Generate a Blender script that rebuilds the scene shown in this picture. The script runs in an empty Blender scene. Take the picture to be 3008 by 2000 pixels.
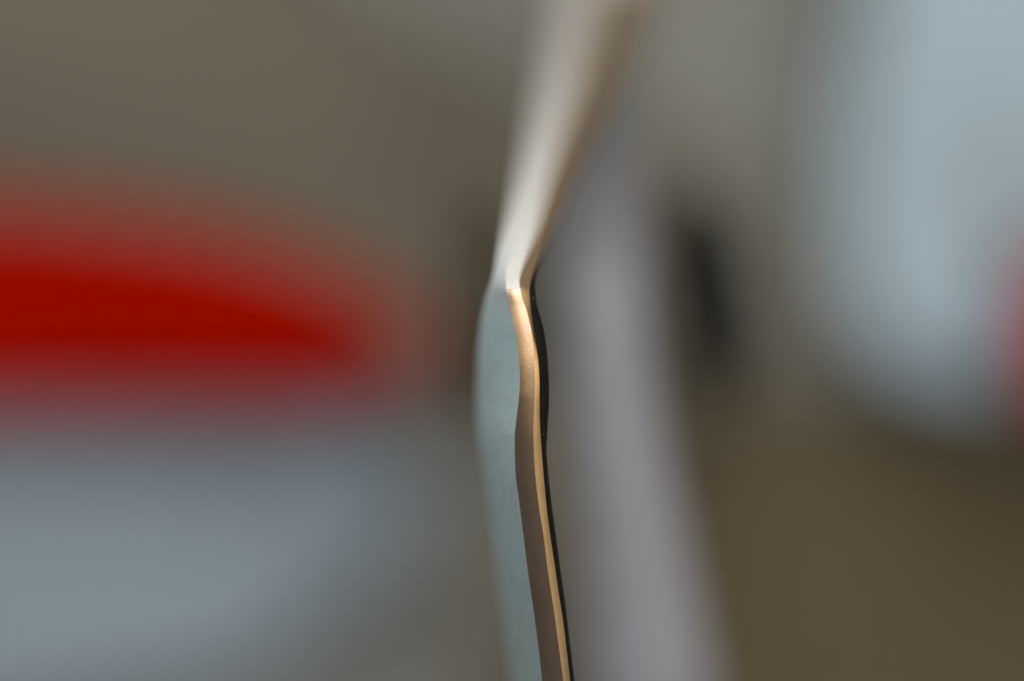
import bpy, bmesh, math, random
from mathutils import Vector, noise

S = bpy.context.scene
COL = S.collection
MM = 0.001

# ---------------------------------------------------------------- camera
CAM_H = 0.290          # camera above the tabletop
FOCUS = 0.120          # plane of focus: the cut edge of the strip
FRAME = 0.036          # width seen in the plane of focus
K = FRAME / 3008.0
cam_d = bpy.data.cameras.new("camera")
cam = bpy.data.objects.new("camera", cam_d)
COL.objects.link(cam)
cam.location = (0, 0, CAM_H)
cam_d.sensor_width = 23.6
cam_d.lens = 23.6 * FOCUS / FRAME
cam_d.clip_start = 0.005
cam_d.clip_end = 10
cam_d.dof.use_dof = True
cam_d.dof.focus_distance = FOCUS
cam_d.dof.aperture_fstop = 8.2
S.camera = cam

# ---------------------------------------------------------------- world, lamps, exposure
W = bpy.data.worlds.new("World")
S.world = W
W.use_nodes = True
W.node_tree.nodes["Background"].inputs[0].default_value = (0.80, 0.86, 0.95, 1)
W.node_tree.nodes["Background"].inputs[1].default_value = 0.11


def area(name, loc, target, size, power, color, size_y=None):
    l = bpy.data.lights.new(name, 'AREA')
    l.energy = power
    l.color = color
    l.size = size
    if size_y:
        l.shape = 'RECTANGLE'
        l.size_y = size_y
    o = bpy.data.objects.new(name, l)
    COL.objects.link(o)
    o.location = loc
    o.rotation_euler = (Vector(target) - Vector(loc)).to_track_quat('-Z', 'Y').to_euler()
    return o


area("window_light", (-0.50, 0.30, 0.40), (0, 0.02, 0.10), 0.35, 0.30, (0.70, 0.95, 1.0))
area("overhead_fill", (0.10, 0.60, 0.78), (0, 0, 0.0), 0.55, 6.0, (1.0, 0.98, 0.95))  # added soft overhead area light that evens out the tabletop
area("fill_light", (0.30, -0.60, 0.74), (0, 0, 0.0), 0.55, 3.8, (1.0, 0.98, 0.95))
area("teal_fill", (-0.016, 0.024, 0.180), (0.0, 0.000, 0.168), 0.010, 0.0066, (0.84, 0.98, 1.0))  # added small fill outside the frame, brightens the green face
area("white_fill", (0.009, 0.026, 0.182), (0.0, 0.001, 0.168), 0.012, 0.0035, (0.98, 0.98, 1.0))  # added small fill outside the frame, whitens the arm above the fold
area("warm_fill", (0.0, 0.076, 0.37), (0, 0, 0.17), 0.16, 0.052, (1.0, 0.90, 0.36), 0.07)  # added warm fill, gives the cut edge its golden highlight
area("warm_fill_side", (0.15, 0.06, 0.28), (0, 0, 0.17), 0.08, 0.075, (1.0, 0.80, 0.38), 0.22)  # added warm fill from the side, reflected by the bevel

vs = S.view_settings
vs.view_transform = 'Standard'
vs.look = 'None'
vs.exposure = 0
vs.gamma = 1


# ---------------------------------------------------------------- helpers
def lin(c):
    return tuple(((v / 255) / 12.92 if v / 255 <= 0.04045 else ((v / 255 + 0.055) / 1.055) ** 2.4) for v in c) + (1,)


def P(px, py, z):
    """a place in the photograph (3008 x 2000) at height z above the table"""
    d = CAM_H - z
    s = K * d / FOCUS
    return Vector(((px - 1504) * s, (1000 - py) * s, z))


def PD(x, y, z):       # the same in the 2358-wide view
    return P(x * 1.2757, y * 1.2757, z)


def material(name, color, rough=0.6, metallic=0.0, var=0.08, vscale=60, bump=0.0, bscale=2000, bdist=0.00005,
             stretch=(1, 1, 1), spec=0.5, coat=0.0):
    m = bpy.data.materials.new(name)
    m.use_nodes = True
    nt = m.node_tree
    b = nt.nodes["Principled BSDF"]
    b.inputs["Roughness"].default_value = rough
    b.inputs["Metallic"].default_value = metallic
    b.inputs["Specular IOR Level"].default_value = spec
    b.inputs["Coat Weight"].default_value = coat
    tc = nt.nodes.new("ShaderNodeTexCoord")
    mp = nt.nodes.new("ShaderNodeMapping")
    mp.inputs["Scale"].default_value = stretch
    nt.links.new(tc.outputs["Object"], mp.inputs[0])
    n = nt.nodes.new("ShaderNodeTexNoise")
    n.inputs["Scale"].default_value = vscale
    n.inputs["Detail"].default_value = 6
    nt.links.new(mp.outputs[0], n.inputs["Vector"])
    r = nt.nodes.new("ShaderNodeValToRGB")
    c = color
    r.color_ramp.elements[0].position = 0.3
    r.color_ramp.elements[1].position = 0.7
    r.color_ramp.elements[0].color = (c[0] * (1 - var), c[1] * (1 - var), c[2] * (1 - var), 1)
    r.color_ramp.elements[1].color = (min(1, c[0] * (1 + var)), min(1, c[1] * (1 + var)), min(1, c[2] * (1 + var)), 1)
    nt.links.new(n.outputs["Fac"], r.inputs[0])
    nt.links.new(r.outputs[0], b.inputs["Base Color"])
    if bump:
        n2 = nt.nodes.new("ShaderNodeTexNoise")
        n2.inputs["Scale"].default_value = bscale
        n2.inputs["Detail"].default_value = 5
        nt.links.new(mp.outputs[0], n2.inputs["Vector"])
        bp = nt.nodes.new("ShaderNodeBump")
        bp.inputs["Strength"].default_value = bump
        bp.inputs["Distance"].default_value = bdist
        nt.links.new(n2.outputs["Fac"], bp.inputs["Height"])
        nt.links.new(bp.outputs[0], b.inputs["Normal"])
    return m


def obj(name, bm, mat, parent=None, smooth=None):
    bmesh.ops.recalc_face_normals(bm, faces=bm.faces)
    me = bpy.data.meshes.new(name)
    bm.to_mesh(me)
    bm.free()
    me.materials.append(mat)
    if smooth is not None:
        me.shade_smooth()
        me.set_sharp_from_angle(angle=math.radians(smooth))
    o = bpy.data.objects.new(name, me)
    COL.objects.link(o)
    if parent:
        o.parent = parent
    return o


def tag(o, label=None, cat=None, group=None, kind=None):
    if label: o["label"] = label
    if cat: o["category"] = cat
    if group: o["group"] = group
    if kind: o["kind"] = kind
    return o


def interp(pts, y):
    """smooth (monotone cubic) interpolation of sorted (y, x) points, linear outside"""
    n = len(pts)
    if y <= pts[0][0]:
        a, b = pts[0], pts[1]
        return a[1] + (b[1] - a[1]) * (y - a[0]) / (b[0] - a[0])
    if y >= pts[-1][0]:
        a, b = pts[-2], pts[-1]
        return a[1] + (b[1] - a[1]) * (y - a[0]) / (b[0] - a[0])
    sl = [(pts[i + 1][1] - pts[i][1]) / (pts[i + 1][0] - pts[i][0]) for i in range(n - 1)]

    def m(i):
        if i == 0: return sl[0]
        if i == n - 1: return sl[-1]
        if sl[i - 1] * sl[i] <= 0: return 0.0
        return 2 * sl[i - 1] * sl[i] / (sl[i - 1] + sl[i])
    for i in range(n - 1):
        if pts[i][0] <= y <= pts[i + 1][0]:
            h = pts[i + 1][0] - pts[i][0]
            t = (y - pts[i][0]) / h
            return ((2 * t**3 - 3 * t**2 + 1) * pts[i][1] + (t**3 - 2 * t**2 + t) * h * m(i)
                    + (-2 * t**3 + 3 * t**2) * pts[i + 1][1] + (t**3 - t**2) * h * m(i + 1))


def loft(sections, close=True):
    """skin closed rings of equal length, capped at both ends"""
    bm = bmesh.new()
    rows = [[bm.verts.new(p) for p in s] for s in sections]
    n = len(rows[0])
    for a, b in zip(rows, rows[1:]):
        for i in range(n):
            bm.faces.new((a[i], a[(i + 1) % n], b[(i + 1) % n], b[i]))
    bm.faces.new(rows[0])
    bm.faces.new(rows[-1])
    return bm


def slab(outline, z0, z1, bevel=0.001, seg=3):
    """a flat-bottomed piece of real thickness with rounded rims, from an outline given as (x, y)"""
    bm = bmesh.new()
    lo = [bm.verts.new((x, y, z0)) for x, y in outline]
    hi = [bm.verts.new((x, y, z1)) for x, y in outline]
    n = len(lo)
    bm.faces.new(lo)
    bm.faces.new(hi)
    for i in range(n):
        bm.faces.new((lo[i], lo[(i + 1) % n], hi[(i + 1) % n], hi[i]))
    rim = [e for e in bm.edges if abs(e.verts[0].co.z - e.verts[1].co.z) < 1e-9 and e.verts[0].co.z > z1 - 1e-9]
    if bevel:
        bmesh.ops.bevel(bm, geom=rim, offset=bevel, segments=seg, affect='EDGES', profile=0.5)
    return bm


def smooth_closed(pts, per=8):
    out = []
    n = len(pts)
    for i in range(n):
        p0, p1, p2, p3 = (Vector(pts[(i + k - 1) % n]) for k in range(4))
        for s in range(per):
            t = s / per
            out.append(0.5 * ((2 * p1) + (p2 - p0) * t + (2 * p0 - 5 * p1 + 4 * p2 - p3) * t * t
                              + (3 * p1 - p0 - 3 * p2 + p3) * t**3))
    return [(v.x, v.y) for v in out]


def outline_at(pts, z):
    return smooth_closed([PD(x, y, z).xy for x, y in pts])


# ---------------------------------------------------------------- setting: tabletop
tb = slab([(-0.9, -0.7), (0.9, -0.7), (0.9, 0.9), (-0.9, 0.9)], -0.03, 0.0, 0.004)
t = obj("tabletop", tb, material("table_olive", lin((114, 107, 95))[:3], 0.7, var=0.10, vscale=25, spec=0.2))
tag(t, kind="structure")

# ---------------------------------------------------------------- the metal strip in focus
# lines along the strip, (row, column) in the photograph; the depth profile is its own
L_ = [(-60, 1650), (29, 1638), (201, 1596), (344, 1562), (488, 1527), (631, 1490), (741, 1462), (804, 1449), (887, 1424), (982, 1408), (1094, 1401),
      (1177, 1400), (1260, 1404), (1389, 1422), (1501, 1437), (1612, 1452), (1746, 1469), (1858, 1483), (2000, 1500)]
A_ = [(-60, 1706), (0, 1690), (200, 1640), (400, 1586), (600, 1540), (741, 1502), (810, 1486), (849, 1487), (887, 1495), (945, 1507), (998, 1518), (1052, 1524), (1098, 1527), (1143, 1526), (1189, 1522), (1239, 1516),
      (1280, 1512), (1322, 1512), (1398, 1515), (1456, 1523), (1568, 1537), (1679, 1551), (1804, 1569), (1903, 1582), (2000, 1593)]
B_ = [(-60, 1775), (57, 1748), (189, 1715), (287, 1688), (390, 1656), (476, 1630), (562, 1605), (649, 1585), (746, 1549), (790, 1533), (824, 1526),
      (850, 1528), (874, 1533), (907, 1545), (949, 1556), (990, 1564), (1052, 1570), (1150, 1571), (1218, 1568), (1272, 1567), (1345, 1569), (1412, 1574),
      (1501, 1585), (1568, 1596), (1657, 1607), (1733, 1618), (1813, 1630), (1903, 1642), (2000, 1655)]
C_ = [(-60, 1915), (57, 1876), (189, 1826), (300, 1779), (400, 1735), (490, 1695), (574, 1661), (660, 1625), (746, 1590), (800, 1566), (832, 1557),
      (860, 1555), (890, 1557), (932, 1562), (982, 1569), (1023, 1576), (1073, 1582), (1135, 1585), (1218, 1585), (1280, 1588), (1322, 1591), (1398, 1597),
      (1501, 1607), (1577, 1617), (1657, 1629), (1746, 1642), (1845, 1657), (2000, 1675)]
D_ = [(-60, 1922), (57, 1884), (189, 1834), (300, 1787), (400, 1743), (490, 1703), (574, 1669), (660, 1634), (746, 1601), (800, 1579), (837, 1571),
      (882, 1574), (924, 1584), (965, 1595), (1015, 1603), (1073, 1608), (1148, 1611), (1197, 1610), (1239, 1607), (1280, 1605), (1322, 1603), (1367, 1606),
      (1479, 1618), (1568, 1630), (1679, 1645), (1769, 1658), (1880, 1671), (2000, 1686)]
ZF = CAM_H - FOCUS
# height of the cut edge above the table along the strip (mm relative to the focus plane)
Z_ = [(-60, -48.5), (0, -45.0), (200, -33.0), (400, -21.8), (600, -11.4), (740, -4.6), (800, -2.1), (835, -0.95), (850, -0.74),
      (900, -0.58), (1000, -0.33), (1100, -0.14), (1200, -0.04), (1300, 0.0), (1600, -0.03), (2000, -0.12), (2300, -0.3)]


def zc(y): return ZF + interp(Z_, y) * MM


def pt(line, y, dz=0.0):
    return P(interp(line, y), y, zc(y) + dz)


def rows(y0, y1, step):
    n = max(2, int(abs(y1 - y0) / step))
    return [y0 + (y1 - y0) * i / n for i in range(n + 1)]


# depth behind the edge for each of the lines (mm)
dL = [(-60, 0.8), (600, 0.8), (700, 1.0), (800, 2.2), (850, 3.4), (900, 4.2), (1000, 5.4), (1200, 7.2), (2000, 8.5)]
dA = [(-60, 0.10), (840, 0.02), (1000, 0.01), (1150, 0.03), (1200, 0.08), (1350, 0.22), (2000, 0.25)]
dB = [(-60, 0.0), (2000, 0.0)]
dC = [(-60, 1.2), (800, 0.30), (900, 0.16), (1100, 0.05), (1250, 0.10), (1350, 0.12), (2000, 0.12)]
dD = [(-60, 2.2), (800, 0.8), (900, 0.5), (2000, 0.6)]


def d(tab, y): return -interp(tab, y) * MM


IN = 0.00016   # wall of each layer


def band(y0, y1, f_out, nsub, step=6, inset=Vector((0, 0, -IN))):
    """closed band along the strip; f_out(y, u) gives the outer surface for u in 0..1"""
    secs = []
    for y in rows(y0, y1, step):
        out = [f_out(y, i / nsub) for i in range(nsub + 1)]
        nrm = (out[-1] - out[0])
        inn = [p + inset for p in reversed(out)]
        secs.append(out + inn)
    return loft(secs)




strip = bpy.data.objects.new("metal_strip", None)
COL.objects.link(strip)
tag(strip, "thin bent metal strip in sharp focus, pale green-grey face, golden cut edge and black back", "metal strip")

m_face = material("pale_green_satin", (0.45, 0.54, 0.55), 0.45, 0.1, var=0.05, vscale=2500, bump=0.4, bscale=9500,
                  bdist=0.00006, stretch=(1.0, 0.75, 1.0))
m_gold = material("brass_cut", (0.345, 0.232, 0.17), 0.33, 0.95, var=0.05, vscale=1500, bump=0.22, bscale=9000, bdist=0.00002,
                  stretch=(0.8, 1.2, 1))
m_black = material("black_lacquer", (0.006, 0.005, 0.0045), 0.5, spec=0.15, metallic= 0.0, var=0.3, vscale=3000, bump=0.2, bscale=3000, bdist=0.00003)
m_bevel = material("brass_bevel", (0.55, 0.38, 0.225), 0.34, 0.9, var=0.05, vscale=2500, bump=0.2, bscale=7000, bdist=0.00002)
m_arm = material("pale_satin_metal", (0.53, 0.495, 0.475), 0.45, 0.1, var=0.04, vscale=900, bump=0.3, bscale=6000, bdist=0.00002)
# reflected light above the fold painted into the face colour: pale, green below
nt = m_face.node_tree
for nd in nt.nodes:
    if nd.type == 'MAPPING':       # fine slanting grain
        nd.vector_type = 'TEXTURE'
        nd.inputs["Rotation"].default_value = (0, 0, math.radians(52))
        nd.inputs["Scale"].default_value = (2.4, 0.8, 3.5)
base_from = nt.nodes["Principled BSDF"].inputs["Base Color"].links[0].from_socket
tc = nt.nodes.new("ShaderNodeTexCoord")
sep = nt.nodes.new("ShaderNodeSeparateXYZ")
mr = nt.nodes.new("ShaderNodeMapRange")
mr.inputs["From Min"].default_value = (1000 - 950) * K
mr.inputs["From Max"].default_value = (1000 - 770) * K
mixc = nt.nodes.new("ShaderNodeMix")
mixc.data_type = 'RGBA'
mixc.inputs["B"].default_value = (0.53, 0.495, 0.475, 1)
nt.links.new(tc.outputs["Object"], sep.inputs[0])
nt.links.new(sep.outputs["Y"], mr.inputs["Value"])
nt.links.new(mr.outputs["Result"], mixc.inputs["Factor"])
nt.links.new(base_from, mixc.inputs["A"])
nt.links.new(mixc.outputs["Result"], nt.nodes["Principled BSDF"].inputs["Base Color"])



# face: bulges a little between its blurred far rim and the cut edge
def f_face(y, u):
    a = pt(A_, y, d(dA, y))
    l = pt(L_, y, d(dL, y))
    p = l.lerp(a, u)
    w = (a - l).length
    bul = 0.012 * math.sin(math.pi * u) * w
    nrm = Vector((-(a.z - l.z), 0, (a.x - l.x))).normalized()
    p += nrm * bul
    if 0.02 < u < 0.98:
        p += nrm * 0.000008 * noise.noise(Vector((p.x * 1600, p.y * 1600, 3.1)))
    return p


def f_edge(y, u):
    a = pt(A_, y, d(dA, y))
    b = pt(B_, y, d(dB, y))
    p = a.lerp(b, u)
    p.z += 0.00003 * math.sin(math.pi * u)
    return p


def f_bevel(y, u):
    b = pt(B_, y, d(dB, y))
    c = pt(C_, y, d(dC, y))
    p = b.lerp(c, u)
    w = (c - b).length
    p.z += 0.05 * w * math.sin(math.pi * u)
    return p


def f_back(y, u):
    c = pt(C_, y, d(dC, y))
    e = pt(D_, y, d(dD, y))
    e = e + Vector((0.00003, 0, 0))
    p = c.lerp(e, u)
    w = (e - c).length
    p.x += 0.10 * w * math.sin(math.pi * u)
    return p


obj("cut_edge", band(849, 2300, f_edge, 8), m_gold, strip, 40)
obj("bevel", band(-60, 2300, f_bevel, 8), m_bevel, strip, 40)
obj("back_layer", band(-60, 2300, f_back, 6, inset=Vector((-IN * 0.7, 0, -IN))), m_black, strip, 40)


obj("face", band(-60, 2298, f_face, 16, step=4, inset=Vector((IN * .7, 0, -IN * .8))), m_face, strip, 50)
obj("folded_arm", band(-60, 848, f_edge, 8, step=4), m_arm, strip, 50)


# supports outside the frame, standing on the table
def ribbon(path, half_x, half_t):
    """flat ribbon along a path in the y-z plane, width across x"""
    secs = []
    for i, p in enumerate(path):
        a = path[max(0, i - 1)]
        b = path[min(len(path) - 1, i + 1)]
        tdir = (b - a).normalized()
        nrm = Vector((0, -tdir.z, tdir.y))
        if nrm.length < 1e-6: nrm = Vector((0, 0, 1))
        nrm.normalize()
        hx = half_x(i / (len(path) - 1)) if callable(half_x) else half_x
        x = Vector((hx, 0, 0))
        secs.append([p - x - nrm * half_t, p + x - nrm * half_t, p + x + nrm * half_t, p - x + nrm * half_t])
    return loft(secs)


def bend(p0, p1, p2, n=20):
    return [p0 * (1 - t)**2 + p1 * 2 * t * (1 - t) + p2 * t * t for t in [i / n for i in range(n + 1)]]


lo = (pt(L_, 2295) + pt(D_, 2295)) / 2 + Vector((0.0002, 0, -0.0012))
path = bend(lo, lo + Vector((0.003, -0.02, 0.0)), Vector((lo.x + 0.006, lo.y - 0.022, 0.0)))
path[-1].z = 0.0
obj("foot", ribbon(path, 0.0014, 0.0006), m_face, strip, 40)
up = (pt(L_, -58, d(dL, -58)) + pt(C_, -58)) / 2 + Vector((0, 0, -0.0006))
q0 = pt(B_, 300); q1 = pt(B_, -58)
dirn = (q1 - q0).normalized()
end = up + dirn * (up.z / -dirn.z)
path = [up.lerp(end, i / 20) for i in range(21)]
obj("foot", ribbon(path, 0.0020, 0.0005), m_arm, strip, 40)


# grains of dust on the strip
def grain(p, r, mat, seed):
    bm = bmesh.new()
    bmesh.ops.create_icosphere(bm, subdivisions=2, radius=r)
    for v in bm.verts:
        v.co *= 1 + 0.35 * noise.noise(v.co * (1.3 / r) + Vector((seed, 0, 0)))
        v.co += p
    obj("dust_speck", bm, mat, strip, 180)


m_dust = material("dust_grey", (0.06, 0.042, 0.03), 0.9)
m_ddark = material("dust_dark", (0.05, 0.06, 0.06), 0.9)
grain(f_back(876, 0.35), 0.00004, m_dust, 1)
grain(f_back(1277, 0.25), 0.000028, m_dust, 2)
grain(f_back(1054, 0.08), 0.00002, m_dust, 3)
grain(f_face(1120, 0.30), 0.00004, m_ddark, 4)
grain(f_face(1113, 0.42), 0.00003, m_ddark, 5)
grain(f_face(1800, 0.72), 0.00003, m_ddark, 6)
grain(f_face(930, 0.45), 0.00002, m_ddark, 7)

# ---------------------------------------------------------------- behind: the pale arched band
band_c = [(-200, 1300), (0, 1370), (200, 1395), (400, 1385), (600, 1385), (800, 1400), (1000, 1425), (1200, 1455), (1568, 1500), (1900, 1530)]
band_w = [(-200, 50), (0, 40), (200, 55), (400, 85), (600, 102), (800, 100), (1000, 104), (1200, 114), (1568, 136), (1900, 150)]
ZB = [(-200, 0.050), (0, 0.085), (200, 0.108), (400, 0.120), (700, 0.126), (1568, 0.121), (1900, 0.114)]
secs = []
for y in rows(-200, 1900, 30):
    z = interp(ZB, y)
    c = interp(band_c, y)
    w = interp(band_w, y)
    ring = []
    for i in range(16):
        a = 2 * math.pi * i / 16
        p = PD(c + w * math.cos(a), y, z)
        p.z += 0.0009 * math.sin(a)
        ring.append(p)
    secs.append(ring)
m_band = material("pale_lilac", (0.225, 0.222, 0.255), 0.5, 0.0, var=0.04, vscale=80)
bb = bpy.data.objects.new("curved_band", None)
COL.objects.link(bb)
tag(bb, "pale lilac-grey curved band rising out of focus just behind and right of the metal strip", "band")
obj("arch", loft(secs), m_band, bb, 60)
for y, sgn in ((1890, -1), (-195, 1)):
    p = PD(interp(band_c, y), y, interp(ZB, y))
    hw = (PD(interp(band_w, y) + 1179, 0, p.z).x - PD(1179, 0, p.z).x)
    e = Vector((p.x, p.y + sgn * 0.02, 0))
    path = bend(p, Vector((p.x, p.y + sgn * 0.018, p.z)), e)
    obj("foot", ribbon(path, hw * 0.97, 0.0008), m_band, bb, 40)


# ---------------------------------------------------------------- black oval peg
def peg(name, cx, cy, a, b, tilt, ztop, mat, label, cat, foot_scale=0.9, foot_shift=(0, 0)):
    c = PD(cx, cy, ztop)
    ka = PD(cx + a, cy, ztop).x - c.x
    kb = PD(cx + b, cy, ztop).x - c.x
    secs = []
    prof = [(0, foot_scale), (0.5, foot_scale), (0.9, 1.0), (0.97, 0.93), (0.99, 0.8), (1.0, 0.5)]
    for h, s in prof:
        ring = []
        for i in range(32):
            t_ = 2 * math.pi * i / 32
            x = kb * s * math.cos(t_)
            y = ka * s * math.sin(t_)
            ring.append(Vector((c.x + foot_shift[0] * (1 - h) + x * math.cos(tilt) - y * math.sin(tilt),
                                c.y + foot_shift[1] * (1 - h) + x * math.sin(tilt) + y * math.cos(tilt), h * ztop)))
        secs.append(ring)
    o = obj(name, loft(secs), mat, None, 50)
    tag(o, label, cat)
    return o


m_peg = material("matt_black", (0.010, 0.009, 0.008), 0.8, spec=0.1, var=0.2)
peg("oval_peg", 1634, 665, 255, 104, math.radians(12), 0.108, m_peg,
    "black upright oval peg out of focus between the pale band and the pale blue sheet", "peg", 0.9, (0.006, 0.0))
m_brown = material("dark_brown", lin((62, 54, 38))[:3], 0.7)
peg("dark_form", 1100, 700, 290, 84, math.radians(-2), 0.124, m_brown,  # dark upright body added for the dark fringe beside the bend
    "dark brown upright form out of focus behind the bend of the metal strip", "peg", 0.7, (0.003, 0.0))


# ---------------------------------------------------------------- things lying on the table, far out of focus
def tapered(name, stations, z0, thick, mat, label, cat):
    """tapered body lying on the table: stations = (x, y_top, y_bottom, thickness factor) in the wide view"""
    secs = []
    for x, yt, yb, f in stations:
        c = PD(x, (yt + yb) / 2, z0 + thick)
        h = abs(PD(x, yt, z0 + thick).y - PD(x, yb, z0 + thick).y) / 2
        ring = []
        for i in range(28):
            a = 2 * math.pi * i / 28
            ring.append(Vector((c.x, c.y + h * math.cos(a), z0 + thick * f * (1 + math.sin(a)) + (1 - f) * thick * 0.2)))
        secs.append(ring)
    o = obj(name, loft(secs), mat, None, 60)
    tag(o, label, cat)
    return o


m_red = material("red_plastic", (0.33, 0.004, 0.0), 0.7, var=0.06, vscale=40, spec=0.0)
tapered("red_wedge",
        [(-500, 440, 960, 1), (-200, 450, 955, 1), (0, 468, 948, 1), (200, 485, 945, 1), (400, 512, 942, 1), (600, 556, 940, 0.95),
         (760, 615, 925, 0.85), (870, 675, 895, 0.7), (950, 730, 860, 0.45), (975, 770, 825, 0.2)],
        0.012, 0.0055, m_red, "red tapered wedge pointing at the metal strip from the left", "wedge")

m_mat = material("brown_mat", lin((91, 81, 63))[:3], 0.9, var=0.06, vscale=30, spec=0.1)
o = obj("table_mat", slab(outline_at([(1480, 1080), (1700, 960), (2200, 900), (3000, 800), (3200, 2400), (1500, 2400), (1400, 1500)], 0.004), 0.0, 0.004, 0.001), m_mat, None, 40)
tag(o, "olive brown mat lying on the table at lower right", "mat")

o = obj("lightening_sheet", slab(outline_at([(650, -500), (850, -60), (1150, 130), (1500, 300), (1760, 450), (1800, 700), (1870, 900), (2050, 1000), (2400, 1010), (2900, 980), (2900, -500)], 0.001), 0.0, 0.0012, 0.0003),
        material("warm_grey", lin((138, 137, 131))[:3], 0.8, var=0.05, vscale=30, spec=0.1), None, 40)  # pale sheet added to brighten the upper middle of the table
tag(o, "warm grey sheet added to lighten the table, under the pale blue box at the upper right", "paper")

o = obj("felt_sheet", slab(outline_at([(-600, 1000), (700, 1010), (1060, 1040), (1130, 1150), (1110, 1300), (1030, 1500), (900, 1800), (-600, 1900)], 0.001), 0.0, 0.0012, 0.0003),
        material("grey_felt", lin((128, 129, 127))[:3], 0.9, var=0.05, vscale=30, spec=0.1), None, 40)
tag(o, "neutral grey sheet under the blue-grey folded cloth, reaching towards the metal strip", "felt")

m_blue = material("pale_blue_paper", (0.23, 0.28, 0.33), 0.8, var=0.05)
o = obj("folded_cloth", slab(outline_at([(-600, 900), (100, 930), (700, 950), (970, 1000), (950, 1180), (850, 1330), (680, 1460), (420, 1590), (-600, 1680)], 0.02),
                             0.0, 0.012, 0.004), m_blue, None, 40)
tag(o, "blue-grey folded cloth lying below the red wedge at lower left", "cloth")

m_sky = material("pale_blue_card", (0.345, 0.445, 0.525), 0.7, var=0.04)
o = obj("pale_box", slab(outline_at([(2130, -500), (2010, 0), (1960, 250), (1950, 480), (1965, 640), (2020, 760), (2110, 840), (2260, 885), (2600, 880), (2900, 870), (2900, -500)], 0.015),
                         0.0, 0.015, 0.005), m_sky, None, 40)
tag(o, "pale blue flat box with rounded edge filling the upper right background", "box")

o = obj("round_lid", slab(outline_at([(2375, 720), (2395, 620), (2490, 560), (2640, 580), (2720, 740), (2640, 900), (2490, 930), (2395, 860)], 0.030),
                          0.015, 0.030, 0.005), m_red, None, 40)
tag(o, "round red lid resting on the pale blue box at the right edge", "lid")
